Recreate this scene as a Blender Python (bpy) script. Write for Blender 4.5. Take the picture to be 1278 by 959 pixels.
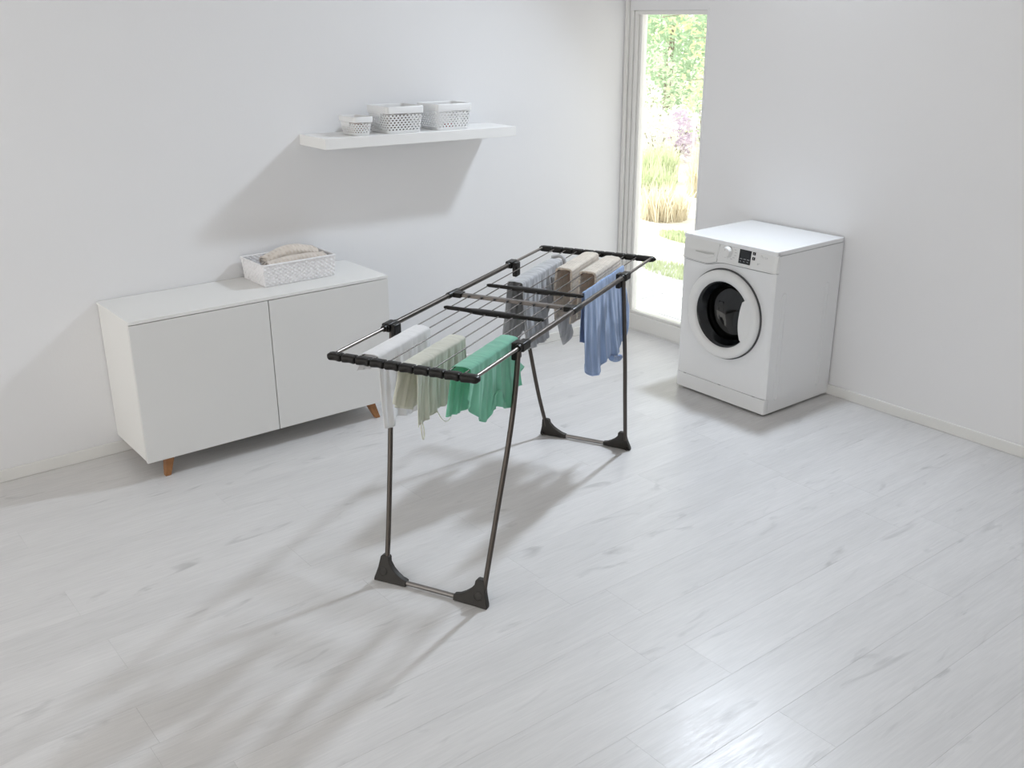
import bpy, math, random
from mathutils import Vector, Matrix, noise
C = bpy.context.scene.collection
for o in list(bpy.data.objects):
    bpy.data.objects.remove(o)
rnd = random.Random(7)
PI = math.pi

# ------------------------------------------------------------------ camera
F_PX, YAW, PIT, ROL = 1250.39, -0.906688, 0.357273, -0.005628
CAM = Vector((4.5291, -4.42675, 1.93651))
fw = Vector((math.sin(YAW)*math.cos(PIT), math.cos(YAW)*math.cos(PIT), -math.sin(PIT)))
r0 = Vector((math.cos(YAW), -math.sin(YAW), 0))
u0 = r0.cross(fw)
rt_ = math.cos(ROL)*r0 + math.sin(ROL)*u0
up_ = -math.sin(ROL)*r0 + math.cos(ROL)*u0
cd = bpy.data.cameras.new('camera')
cd.sensor_fit = 'HORIZONTAL'; cd.sensor_width = 36.0; cd.lens = F_PX*36.0/1278.0
cd.clip_start = 0.05; cd.clip_end = 200
cam = bpy.data.objects.new('camera', cd); C.objects.link(cam)
m = Matrix((rt_, up_, -fw)).transposed().to_4x4(); m.translation = CAM
cam.matrix_world = m
bpy.context.scene.camera = cam

# ------------------------------------------------------------------ world, sun, lamp, exposure
W = bpy.data.worlds.new('sky'); bpy.context.scene.world = W
W.use_nodes = True
bg = W.node_tree.nodes['Background']
bg.inputs[0].default_value = (1.0, 0.975, 0.93, 1)
bg.inputs[1].default_value = 1.92

sd = bpy.data.lights.new('sun', 'SUN'); sd.energy = 6.5; sd.angle = 0.02; sd.color = (1, .975, .94)
sun = bpy.data.objects.new('sun', sd); C.objects.link(sun)
sun.rotation_euler = Vector((0.80, 0.16, -0.85)).to_track_quat('-Z', 'Y').to_euler()

ld = bpy.data.lights.new('studio_lamp', 'AREA'); ld.shape = 'ELLIPSE'; ld.size = 0.17; ld.size_y = 0.30; ld.energy = 37; ld.spread = math.radians(125)
ld.color = (0.79, 0.885, 1.0)
lamp = bpy.data.objects.new('studio_lamp', ld); C.objects.link(lamp)
lamp.location = (1.275, -0.02, 2.96)
lamp.rotation_euler = Vector((0.75, -2.15, -2.7)).to_track_quat('-Z', 'Y').to_euler()

sc = bpy.context.scene
sc.view_settings.view_transform = 'Standard'
sc.view_settings.look = 'None'
sc.view_settings.exposure = 0.0
sc.view_settings.gamma = 1.0
sc.view_settings.use_curve_mapping = False

# ------------------------------------------------------------------ materials
MATS = {}
def mat(name, col=(.8, .8, .8), rough=.5, metal=0., spec=.5, bump=None, vary=None, coat=0., trans=0., emit=None):
    """bump=(scale, strength, coords, stretch) ; vary=(scale, amount) mottled colour ; trans = share of translucency"""
    if name in MATS: return MATS[name]
    M = bpy.data.materials.new(name); M.use_nodes = True
    nt = M.node_tree; N = nt.nodes; L = nt.links
    P = N['Principled BSDF']; out = N['Material Output']
    P.inputs['Base Color'].default_value = (*col, 1)
    P.inputs['Roughness'].default_value = rough
    P.inputs['Metallic'].default_value = metal
    P.inputs['Specular IOR Level'].default_value = spec
    P.inputs['Coat Weight'].default_value = coat
    tc = N.new('ShaderNodeTexCoord')
    if bump:
        sc_, st_, co_, stretch = bump
        mp = N.new('ShaderNodeMapping'); mp.inputs['Scale'].default_value = stretch
        L.new(tc.outputs[co_], mp.inputs[0])
        n = N.new('ShaderNodeTexNoise'); n.inputs['Scale'].default_value = sc_; n.inputs['Detail'].default_value = 5
        L.new(mp.outputs[0], n.inputs['Vector'])
        b = N.new('ShaderNodeBump'); b.inputs['Strength'].default_value = st_; b.inputs['Distance'].default_value = .01
        L.new(n.outputs[0], b.inputs['Height']); L.new(b.outputs[0], P.inputs['Normal'])
    if vary:
        n2 = N.new('ShaderNodeTexNoise'); n2.inputs['Scale'].default_value = vary[0]; n2.inputs['Detail'].default_value = 4
        L.new(tc.outputs['Object'], n2.inputs['Vector'])
        mr = N.new('ShaderNodeMapRange'); mr.inputs[1].default_value = .3; mr.inputs[2].default_value = .7
        mr.inputs[3].default_value = 1-vary[1]; mr.inputs[4].default_value = 1+vary[1]
        L.new(n2.outputs[0], mr.inputs[0])
        mx = N.new('ShaderNodeVectorMath'); mx.operation = 'SCALE'; mx.inputs[0].default_value = col
        L.new(mr.outputs[0], mx.inputs['Scale']); L.new(mx.outputs[0], P.inputs['Base Color'])
    if trans:
        t = N.new('ShaderNodeBsdfTranslucent'); t.inputs[0].default_value = (*col, 1)
        ms = N.new('ShaderNodeMixShader'); ms.inputs[0].default_value = trans
        L.new(P.outputs[0], ms.inputs[1]); L.new(t.outputs[0], ms.inputs[2]); L.new(ms.outputs[0], out.inputs[0])
    MATS[name] = M
    return M

mat('wall_paint', (.80, .80, .81), .7, spec=.25, bump=(90, .03, 'Object', (1, 1, 1)))
mat('ceiling_paint', (.82, .82, .82), .8, spec=.2)
mat('trim_paint', (.78, .775, .755), .4)
mat('frame_paint', (.80, .795, .775), .35)
mat('lacquer', (.80, .795, .775), .35, vary=(3, .006))
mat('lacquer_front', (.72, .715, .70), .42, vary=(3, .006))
mat('floor_base', (.50, .49, .48), .9)
mat('gap_dark', (.10, .09, .07), .8)
mat('shelf_white', (.84, .835, .82), .4)
mat('box_plastic', (.86, .86, .855), .35, trans=.08)
mat('enamel', (.82, .825, .83), .22, coat=.3)
mat('machine_plastic', (.80, .80, .79), .3)
mat('drawer_plastic', (.76, .76, .745), .3)
mat('grip_shade', (.50, .50, .48), .4)
mat('print_grey', (.30, .30, .30), .5)
mat('print_pale', (.45, .46, .47), .5)
mat('display_black', (.006, .007, .009), .12)
mat('rubber', (.05, .05, .052), .45)
mat('drum_steel', (.10, .10, .105), .35, metal=.6)
mat('chrome', (.16, .15, .14), .3, metal=1)
mat('tube_metal', (.082, .070, .061), .32, metal=.75, spec=.6)
mat('steel_tube', (.20, .18, .165), .32, metal=.9)
mat('foot_tube', (.23, .215, .205), .34, metal=.7)
mat('wire_steel', (.13, .115, .105), .35, metal=.85)
mat('black_plastic', (.008, .007, .006), .38, spec=.28)
mat('foot_plastic', (.024, .021, .018), .5, spec=.4)
mat('paper_rope', (.83, .82, .83), .6, vary=(60, .06))
mat('leg_wood', (.30, .135, .05), .45, vary=(30, .25))
mat('spring_leaf', (.58, .66, .36), .5, trans=.45)  # garden leaf and gravel colours lightened, their overexposure put into the colour
mat('tree_leaf', (.44, .58, .40), .5, trans=.4)
mat('shrub_leaf', (.58, .66, .50), .5, trans=.4)
mat('pale_leaf', (.80, .82, .74), .5, trans=.4)
mat('flower', (.72, .64, .74), .5, trans=.3)
mat('bark', (.25, .20, .16), .8)
mat('grass_blade', (.62, .68, .46), .6, trans=.4)
mat('dry_grass', (.80, .74, .60), .6, trans=.4)
mat('patio_stone', (.74, .76, .80), .8, vary=(2.5, .06))
mat('gravel', (.86, .83, .77), .9, vary=(9, .12))
mat('soil', (.55, .50, .38), .9, vary=(4, .15))
mat('lantern_white', (.85, .85, .85), .4)

def fabric(name, col, trans=.25, kind='weave', scale=900, strength=.25, var=.05, dark=None, sheen=.4, tcol=None):
    M = bpy.data.materials.new(name); M.use_nodes = True
    nt = M.node_tree; N = nt.nodes; L = nt.links
    P = N['Principled BSDF']; out = N['Material Output']
    P.inputs['Roughness'].default_value = .85; P.inputs['Specular IOR Level'].default_value = .15
    P.inputs['Sheen Weight'].default_value = sheen
    uv = N.new('ShaderNodeUVMap'); uv.uv_map = 'UVMap'
    n = N.new('ShaderNodeTexNoise'); n.inputs['Scale'].default_value = 26; n.inputs['Detail'].default_value = 6
    mp = N.new('ShaderNodeMapping')
    mp.inputs['Scale'].default_value = (2.2, .35, 1) if kind == 'weave' else (1, 1, 1)
    L.new(uv.outputs[0], mp.inputs[0]); L.new(mp.outputs[0], n.inputs['Vector'])
    cr = N.new('ShaderNodeMix'); cr.data_type = 'RGBA'
    d = dark or tuple(c*(1-var*3) for c in col)
    cr.inputs[6].default_value = (*d, 1); cr.inputs[7].default_value = (*[min(1, c*(1+var)) for c in col], 1)
    mr = N.new('ShaderNodeMapRange'); mr.inputs[1].default_value = .3; mr.inputs[2].default_value = .62
    L.new(n.outputs[0], mr.inputs[0]); L.new(mr.outputs[0], cr.inputs[0])
    L.new(cr.outputs[2], P.inputs['Base Color'])
    b = N.new('ShaderNodeBump'); b.inputs['Strength'].default_value = strength; b.inputs['Distance'].default_value = .004
    if kind == 'knit':
        w1 = N.new('ShaderNodeTexWave'); w1.bands_direction = 'X'; w1.inputs['Scale'].default_value = scale; w1.inputs['Distortion'].default_value = 1.5
        w2 = N.new('ShaderNodeTexWave'); w2.bands_direction = 'Y'; w2.inputs['Scale'].default_value = scale; w2.inputs['Distortion'].default_value = 1.5
        L.new(uv.outputs[0], w1.inputs['Vector']); L.new(uv.outputs[0], w2.inputs['Vector'])
        mm = N.new('ShaderNodeMath'); mm.operation = 'MULTIPLY'
        L.new(w1.outputs[1], mm.inputs[0]); L.new(w2.outputs[1], mm.inputs[1]); L.new(mm.outputs[0], b.inputs['Height'])
    else:
        n3 = N.new('ShaderNodeTexNoise'); n3.inputs['Scale'].default_value = 60; n3.inputs['Detail'].default_value = 5
        L.new(mp.outputs[0], n3.inputs['Vector']); L.new(n3.outputs[0], b.inputs['Height'])
    L.new(b.outputs[0], P.inputs['Normal'])
    t = N.new('ShaderNodeBsdfTranslucent'); 
    if tcol: t.inputs[0].default_value = (*tcol, 1)
    else: L.new(cr.outputs[2], t.inputs[0])
    ms = N.new('ShaderNodeMixShader'); ms.inputs[0].default_value = trans
    L.new(P.outputs[0], ms.inputs[1]); L.new(t.outputs[0], ms.inputs[2]); L.new(ms.outputs[0], out.inputs[0])
    MATS[name] = M
fabric('white_cotton', (.88, .875, .88), .15, var=.015)
fabric('sage_cotton', (.79, .785, .70), .25, var=.05, tcol=(.60, .62, .42))
fabric('mint_cotton', (.38, .81, .65), .42, var=.06, tcol=(.04, .62, .36))
fabric('grey_linen', (.50, .505, .52), .15, var=.13, tcol=(.42, .40, .34))
fabric('blue_cotton', (.33, .46, .71), .22, var=.08, tcol=(.10, .18, .50))
fabric('beige_knit', (.82, .76, .66), .30, kind='knit', scale=24, strength=.6, var=.04, tcol=(.55, .32, .15))
fabric('roll_knit', (.72, .65, .58), .05, kind='knit', scale=16, strength=.8, var=.03)
fabric('brown_cloth', (.10, .06, .045), 0, var=.1)
fabric('red_cloth', (.45, .05, .06), 0, var=.1)
fabric('rust_cloth', (.30, .13, .08), 0, var=.1)

def plank_mat():
    M = bpy.data.materials.new('pale_oak'); M.use_nodes = True; MATS['pale_oak'] = M
    nt = M.node_tree; N = nt.nodes; L = nt.links; P = N['Principled BSDF']
    tc = N.new('ShaderNodeTexCoord'); oi = N.new('ShaderNodeObjectInfo')
    ad = N.new('ShaderNodeVectorMath'); ad.operation = 'ADD'
    sc_ = N.new('ShaderNodeVectorMath'); sc_.operation = 'SCALE'; sc_.inputs[0].default_value = (37, 91, 13)
    L.new(oi.outputs['Random'], sc_.inputs['Scale']); L.new(tc.outputs['Object'], ad.inputs[0]); L.new(sc_.outputs[0], ad.inputs[1])
    def nz(scale, stretch, det=5, dist=0.):
        mp = N.new('ShaderNodeMapping'); mp.inputs['Scale'].default_value = stretch; L.new(ad.outputs[0], mp.inputs[0])
        n = N.new('ShaderNodeTexNoise'); n.inputs['Scale'].default_value = scale; n.inputs['Detail'].default_value = det
        n.inputs['Distortion'].default_value = dist
        L.new(mp.outputs[0], n.inputs['Vector']); return n.outputs[0]
    def ramp(src, a, b, lo, hi):
        r = N.new('ShaderNodeMapRange'); r.inputs[1].default_value = a; r.inputs[2].default_value = b
        r.inputs[3].default_value = lo; r.inputs[4].default_value = hi; L.new(src, r.inputs[0]); return r.outputs[0]
    def mul(a, b):
        x = N.new('ShaderNodeMath'); x.operation = 'MULTIPLY'; L.new(a, x.inputs[0]); L.new(b, x.inputs[1]); return x.outputs[0]
    grain = nz(14, (9, .55, 9), 6, .6)
    broad = nz(2.4, (3.2, .6, 3), 4, .4)
    knots = nz(5.5, (2.0, .5, 2), 3, 1.4)
    g = mul(ramp(grain, .3, .7, .93, 1.03), ramp(broad, .3, .7, .95, 1.04))
    g = mul(g, ramp(knots, .63, .78, 1.0, .76))
    g = mul(g, ramp(oi.outputs['Random'], 0, 1, .98, 1.02))
    vm = N.new('ShaderNodeVectorMath'); vm.operation = 'SCALE'; vm.inputs[0].default_value = (.65, .64, .635)
    L.new(g, vm.inputs['Scale']); L.new(vm.outputs[0], P.inputs['Base Color'])
    P.inputs['Roughness'].default_value = .42; P.inputs['Specular IOR Level'].default_value = .45
    L.new(ramp(grain, .3, .7, .38, .28), P.inputs['Roughness'])
    fine = nz(60, (8, .6, 8), 4)
    b = N.new('ShaderNodeBump'); b.inputs['Strength'].default_value = .10; b.inputs['Distance'].default_value = .003
    L.new(fine, b.inputs['Height']); L.new(b.outputs[0], P.inputs['Normal'])
plank_mat()

def glass_mat(name, tint, gloss):
    M = bpy.data.materials.new(name); M.use_nodes = True; MATS[name] = M
    nt = M.node_tree; N = nt.nodes; L = nt.links; N.remove(N['Principled BSDF']); out = N['Material Output']
    t = N.new('ShaderNodeBsdfTransparent'); t.inputs[0].default_value = (*tint, 1)
    g = N.new('ShaderNodeBsdfGlossy'); g.inputs['Roughness'].default_value = .02
    lw = N.new('ShaderNodeLayerWeight'); lw.inputs[0].default_value = .5
    p5 = N.new('ShaderNodeMath'); p5.operation = 'POWER'; p5.inputs[1].default_value = 5; L.new(lw.outputs['Facing'], p5.inputs[0])
    f = N.new('ShaderNodeMapRange'); f.inputs[3].default_value = gloss; f.inputs[4].default_value = 1; L.new(p5.outputs[0], f.inputs[0])
    ms = N.new('ShaderNodeMixShader'); L.new(f.outputs[0], ms.inputs[0]); L.new(t.outputs[0], ms.inputs[1]); L.new(g.outputs[0], ms.inputs[2])
    L.new(ms.outputs[0], out.inputs[0])
glass_mat('window_glass', (.97, .985, .98), .04)
glass_mat('door_glass', (.12, .12, .125), .06)

# ------------------------------------------------------------------ mesh helpers
class MB:
    def __init__(s): s.v = []; s.f = []
    def add(s, vs, fs):
        o = len(s.v); s.v += [tuple(v) for v in vs]; s.f += [tuple(i+o for i in f) for f in fs]; return s
    def box(s, x0, x1, y0, y1, z0, z1):
        return s.add([(x0, y0, z0), (x1, y0, z0), (x1, y1, z0), (x0, y1, z0), (x0, y0, z1), (x1, y0, z1), (x1, y1, z1), (x0, y1, z1)],
                     [(0, 3, 2, 1), (4, 5, 6, 7), (0, 1, 5, 4), (1, 2, 6, 5), (2, 3, 7, 6), (3, 0, 4, 7)])
    def tube(s, path, r, n=12, cap=True):
        path = [Vector(p) for p in path]; rs = r if isinstance(r, (list, tuple)) else [r]*len(path)
        vs = []; prev = None
        for i, p in enumerate(path):
            t = (path[min(i+1, len(path)-1)] - path[max(i-1, 0)]).normalized()
            ref = prev if prev else (Vector((0, 0, 1)) if abs(t.z) < .9 else Vector((1, 0, 0)))
            x = (ref - t*ref.dot(t)).normalized(); prev = x; y = t.cross(x)
            for k in range(n):
                a = 2*PI*k/n; vs.append(p + (x*math.cos(a) + y*math.sin(a))*rs[i])
        fs = []
        for i in range(len(path)-1):
            for k in range(n):
                k2 = (k+1) % n; fs.append((i*n+k, i*n+k2, (i+1)*n+k2, (i+1)*n+k))
        if cap:
            fs.append(tuple(range(n-1, -1, -1))); fs.append(tuple((len(path)-1)*n+k for k in range(n)))
        return s.add(vs, fs)
    def prism(s, poly, fn, d0, d1):
        """poly of 2-D points extruded between depth d0 and d1; fn(u, v, d) -> point"""
        n = len(poly); vs = [fn(u, v, d0) for u, v in poly] + [fn(u, v, d1) for u, v in poly]
        fs = [tuple(range(n-1, -1, -1)), tuple(range(n, 2*n))] + [(i, (i+1) % n, n+(i+1) % n, n+i) for i in range(n)]
        return s.add(vs, fs)
    def lathe(s, prof, fn, n=64, closed=False):
        """prof (radius, depth); fn(cos*r, sin*r, depth) -> point"""
        vs = []; m_ = len(prof)
        for k in range(n):
            a = 2*PI*k/n
            for r, d in prof: vs.append(fn(r*math.cos(a), r*math.sin(a), d))
        fs = []
        for k in range(n):
            k2 = (k+1) % n
            for j in range(m_ if closed else m_-1):
                j2 = (j+1) % m_
                fs.append((k*m_+j, k2*m_+j, k2*m_+j2, k*m_+j2))
        return s.add(vs, fs)
    def mesh(s, name, material, smooth=None):
        me = bpy.data.meshes.new(name); me.from_pydata(s.v, [], s.f); me.update()
        import bmesh
        bm = bmesh.new(); bm.from_mesh(me); bmesh.ops.recalc_face_normals(bm, faces=bm.faces); bm.to_mesh(me); bm.free()
        if material: me.materials.append(MATS[material])
        if smooth:
            for p in me.polygons: p.use_smooth = True
            me.set_sharp_from_angle(angle=math.radians(smooth))
        return me
    def build(s, name, material, parent=None, smooth=None, bevel=0., seg=2, label=None):
        o = bpy.data.objects.new(name, s.mesh(name, material, smooth)); C.objects.link(o)
        if parent: o.parent = parent
        if bevel:
            b = o.modifiers.new('bevel', 'BEVEL'); b.width = bevel; b.segments = seg; b.limit_method = 'ANGLE'; b.angle_limit = math.radians(40)
            for p in o.data.polygons: p.use_smooth = True
            o.data.set_sharp_from_angle(angle=math.radians(45))
            b.harden_normals = False
        if label: o['label'] = label
        return o
def tag(o, label, cat, group=None):
    o['label'] = label; o['category'] = cat
    if group: o['group'] = group
    return o
def thing(name, label, cat, loc=(0, 0, 0), rz=0, group=None):
    o = bpy.data.objects.new(name, None); C.objects.link(o); o.location = loc; o.rotation_euler = (0, 0, rz)
    o.empty_display_size = .05
    return tag(o, label, cat, group)
def struct(o): o['kind'] = 'structure'; return o
def lerp(a, b, t): return a + (b-a)*t
def spline(pts, n):
    """Catmull-Rom through 3-D points"""
    P = [Vector(p) for p in pts]; P = [P[0]*2-P[1]] + P + [P[-1]*2-P[-2]]; out = []
    for i in range(1, len(P)-2):
        for k in range(n):
            t = k/n; a, b, c, d = P[i-1:i+3]
            out.append(.5*((2*b) + (c-a)*t + (2*a-5*b+4*c-d)*t*t + (3*b-a-3*c+d)*t**3))
    out.append(P[-2]); return out

# ------------------------------------------------------------------ the room
HT = 3.25
floor = struct(MB().box(-.1, 6.6, -7.2, 0.0, -.12, -.012).build('floor', 'floor_base'))
PW, PL = .2, 1.4
starts = {10: -2.425, 11: -2.265, 12: -2.44, 13: -2.29, 14: -2.75, 15: -2.32}
plank_cache = {}
def plank_mesh(w, l):
    key = (round(w, 3), round(l, 3))
    if key not in plank_cache:
        g = .00015; c = .00025; x0, x1, y0, y1 = g, w-g, g, l-g
        mb = MB(); mb.add([(x0, y0, -.012), (x1, y0, -.012), (x1, y1, -.012), (x0, y1, -.012), (x0, y0, -c), (x1, y0, -c), (x1, y1, -c), (x0, y1, -c),
                           (x0+c, y0+c, 0), (x1-c, y0+c, 0), (x1-c, y1-c, 0), (x0+c, y1-c, 0)],
                          [(0, 3, 2, 1), (8, 9, 10, 11), (0, 1, 5, 4), (1, 2, 6, 5), (2, 3, 7, 6), (3, 0, 4, 7), (4, 5, 9, 8), (5, 6, 10, 9), (6, 7, 11, 10), (7, 4, 8, 11)])
        plank_cache[key] = mb.mesh('plank', 'pale_oak')
    return plank_cache[key]
for i in range(0, 28):
    x = -.1 + i*PW
    s = starts.get(int(math.floor(x/PW + 1e-6)), None)
    if s is None: s = -2.3 - rnd.random()*PL
    while s - PL > -6.4: s -= PL
    y = s - PL
    while y < 0:
        y0 = y; y1 = min(y+PL, 0.0); y += PL
        if y1 - y0 < .02: continue
        o = bpy.data.objects.new('plank', plank_mesh(PW, y1-y0)); C.objects.link(o); o.parent = floor
        o.location = (x, y0, 0)

WX0, WX1, WZ = .022, .618, 1.932
struct(MB().box(-.12, 0, -7.2, .12, -.05, HT).build('wall_left', 'wall_paint'))
mb = MB().box(WX1, 6.6, 0, .12, -.05, 2.6).box(0.0, WX1, 0, .12, WZ, HT).box(WX1, .8, 0, .12, 2.6, HT).box(1.8, 6.6, 0, .12, 2.6, HT)   # unseen high opening added above the machine, so the wall leaves the lamp clear
mb.box(0.0, WX0, 0, .12, -.05, WZ)
struct(mb.build('wall_back', 'wall_paint'))
struct(MB().box(-.12, 6.6, -7.2, .12, HT, HT+.1).build('ceiling', 'ceiling_paint'))
struct(MB().box(0, .012, -7.2, -.002, 0, .056).build('baseboard_left', 'trim_paint', bevel=.003))
struct(MB().box(WX1+.012, 6.6, -.012, 0, 0, .056).build('baseboard_back', 'trim_paint', bevel=.003))
struct(MB().box(6.5, 6.6, -7.2, 0, -.05, HT).build('wall_right', 'wall_paint'))
# casing of the glazed door
mb = MB().box(-.0, .024, -.022, 0.0, 0, WZ+.4)
struct(mb.build('trim_1', 'trim_paint', bevel=.004))
mb = MB().box(.026, WX1+.012, -.003, 0.0, WZ, WZ+.012).box(WX1, WX1+.012, -.003, 0, .056, WZ)
struct(mb.build('trim_2', 'wall_paint'))
win = struct(bpy.data.objects.new('window_1', None)); C.objects.link(win); win.location = (0, 0, 0)
MB().box(WX0, .050, .0, .075, 0, WZ).build('jamb', 'frame_paint', win, bevel=.003)
MB().box(.050, .080, .010, .075, 0, WZ).build('stile', 'frame_paint', win, bevel=.006)
MB().box(.080, .100, .022, .07, .1, WZ-.01).build('glazing_bead', 'frame_paint', win, bevel=.004)
MB().box(WX1-.022, WX1, .03, .075, 0, WZ).build('stile', 'frame_paint', win, bevel=.004)
MB().box(.056, WX1, .012, .075, WZ-.024, WZ).build('top_rail', 'frame_paint', win, bevel=.004)
MB().box(.056, WX1, .004, .075, .004, .104).build('bottom_rail', 'frame_paint', win, bevel=.004)
MB().box(.09, WX1-.01, .014, .06, .104, .122).build('glazing_bead', 'frame_paint', win, bevel=.005)
MB().box(.10, WX1-.015, .045, .049, .11, WZ-.02).build('pane', 'window_glass', win)
MB().box(WX0, WX1, .0, .14, -.03, .004).build('threshold', 'frame_paint', win, bevel=.001)

# ------------------------------------------------------------------ cabinet
CX, CY1, CYS, CY0, CZ0, CZ1 = .419, -1.973, -2.601, -3.229, .0885, .733
cab = thing('sideboard_cabinet', 'low white two-door sideboard on short wooden legs against the left wall', 'cabinet', (CX/2, (CY0+CY1)/2, 0))
def CB(*a):
    x0, x1, y0, y1, z0, z1 = a; ox, oy = CX/2, (CY0+CY1)/2
    return MB().box(x0-ox, x1-ox, y0-oy, y1-oy, z0, z1)
CB(.004, CX-.021, CY0+.004, CY1-.004, CZ0+.002, CZ1-.016).build('body', 'lacquer', cab)
CB(.002, CX, CY0, CY1, CZ1-.015, CZ1).build('top', 'lacquer', cab, bevel=.0015)
for a, b in ((CY0+.001, CYS-.002), (CYS+.002, CY1-.001)):
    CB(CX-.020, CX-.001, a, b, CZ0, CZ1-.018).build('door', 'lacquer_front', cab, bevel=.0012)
for sx, sy in ((.36, CY1-.115), (.06, CY1-.115), (.36, CY0+.115), (.06, CY0+.115)):
    dx = .03 if sx > .2 else -.03; dy = .028 if sy > -2.6 else -.028
    ox, oy = CX/2, (CY0+CY1)/2
    b = MB(); px, py = sx-ox, sy-oy
    vs = []
    for (hx, hy, z, w) in ((dx, dy, 0, .013), (0, 0, CZ0+.002, .022)):
        for qx, qy in ((-w, -w), (w, -w), (w, w), (-w, w)): vs.append((px+hx+qx, py+hy+qy, z))
    b.add(vs, [(0, 3, 2, 1), (4, 5, 6, 7), (0, 1, 5, 4), (1, 2, 6, 5), (2, 3, 7, 6), (3, 0, 4, 7)])
    b.build('leg', 'leg_wood', cab, bevel=.003, label='brown wooden slanted leg')

# ------------------------------------------------------------------ woven basket with two rolled towels
def woven_basket():
    x0, x1, y0, y1, h = .033, .260, -2.538, -2.178, .102
    cx, cy = (x0+x1)/2, (y0+y1)/2
    t = thing('woven_basket', 'white woven rectangular basket holding rolled towels on the sideboard', 'basket', (cx, cy, CZ1+.0005))
    hx, hy = (x1-x0)/2, (y1-y0)/2; rr = .012
    def ring(n, grow):
        pts = []; a, b = hx+grow, hy+grow
        per = 4*(a+b)
        for k in range(n):
            s = per*k/n
            if s < 2*a: pts.append((-a+s, -b, 0, -1))
            elif s < 2*a+2*b: pts.append((a, -b+s-2*a, 1, 0))
            elif s < 4*a+2*b: pts.append((a-(s-2*a-2*b), b, 0, 1))
            else: pts.append((-a, b-(s-4*a-2*b), -1, 0))
        return pts
    n = 400; rows = 44; vs = []; fs = []
    for j in range(rows+1):
        z = h*j/rows; grow = .008*j/rows
        for k, (px, py, nx, ny) in enumerate(ring(n, grow)):
            row = int(j/4)
            ph = math.sin(2*PI*(k/8.0) + (row % 2)*PI)
            vert = abs(math.sin(PI*j/4.0))
            d = .0032*ph*vert + .001*vert
            vs.append((px+nx*d, py+ny*d, z))
    for j in range(rows):
        for k in range(n):
            k2 = (k+1) % n; fs.append((j*n+k, j*n+k2, (j+1)*n+k2, (j+1)*n+k))
    o = MB().add(vs, fs).build('wall', 'paper_rope', t, smooth=60)
    sd_ = o.modifiers.new('thick', 'SOLIDIFY'); sd_.thickness = .004; sd_.offset = -1
    MB().box(-hx+.002, hx-.002, -hy+.002, hy-.002, .0, .004).build('base', 'paper_rope', t)
    rp = [(p[0], p[1], h) for p in ring(120, .008)]; rp.append(rp[0])
    vsb = MB().tube(rp, .005, 8, cap=False); vsb.build('rim', 'paper_rope', t, smooth=60)
    return t
woven_basket()

def towel_roll(name, label, xc, y0, y1, r, z0, lift, seed, droop=0.):
    """a knitted towel rolled into a spiral: spiral section swept along y"""
    t = thing(name, label, 'towel', (xc, (y0+y1)/2, z0), group='rolled towels in the woven basket')
    turns = 2.3; m_ = 90; n = 46; vs = []; fs = []; uvs = []
    for j in range(n+1):
        f = j/n; y = lerp(y0, y1, f)-(y0+y1)/2
        zc = r + lift*math.sin(PI*min(1, f*1.05))**1.0 - droop*(1-f)
        sq = 1.0 + .25*f
        for i in range(m_+1):
            g = i/m_; a = 2*PI*turns*g + 1.2; rad = r*(.22 + .78*g)
            nz_ = noise.noise(Vector((a*.6, y*14, seed)))*.006*g
            flat = .86
            vs.append((math.cos(a)*(rad+nz_)*sq, y + .012*noise.noise(Vector((a, seed, 3)))*(1 if j in (0, n) else 0), zc + math.sin(a)*(rad+nz_)*flat))
            uvs.append((g*turns*2*PI*r*.6, y))
    for j in range(n):
        for i in range(m_):
            a = j*(m_+1)+i; fs.append((a, a+1, a+m_+2, a+m_+1))
    o = MB().add(vs, fs).build('rolled_cloth', 'roll_knit', t, smooth=80)
    uvl = o.data.uv_layers.new(name='UVMap')
    for l in o.data.loops: uvl.data[l.index].uv = uvs[l.vertex_index]
    s_ = o.modifiers.new('thick', 'SOLIDIFY'); s_.thickness = .007; s_.offset = 0
    return t
towel_roll('rolled_towel', 'larger rolled beige knit towel at the back of the woven basket', .112, -2.470, -2.20, .043, CZ1+.045, .030, 1.5, .016)
towel_roll('rolled_towel', 'smaller rolled beige knit towel lying in front in the woven basket', .214, -2.500, -2.205, .031, CZ1+.056, .012, 7.2, .010)

# ------------------------------------------------------------------ shelf and perforated boxes
SX, SY0, SY1, SZ0, SZ1 = .261, -2.178, -1.051, 1.3213, 1.371
TILT = -.0178
SYC = (SY0+SY1)/2
sh = MB().box(-SX/2, SX/2, -(SY1-SY0)/2, (SY1-SY0)/2, -(SZ1-SZ0)/2, (SZ1-SZ0)/2).build('wall_shelf', 'shelf_white', bevel=.0015)
sh.location = (SX/2+.001, SYC, (SZ0+SZ1)/2); sh.rotation_euler = (TILT, 0, 0)
tag(sh, 'thick white floating shelf mounted on the left wall above the sideboard', 'shelf')
def shelf_z(y): return SZ1 + math.tan(TILT)*(y-SYC)

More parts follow.
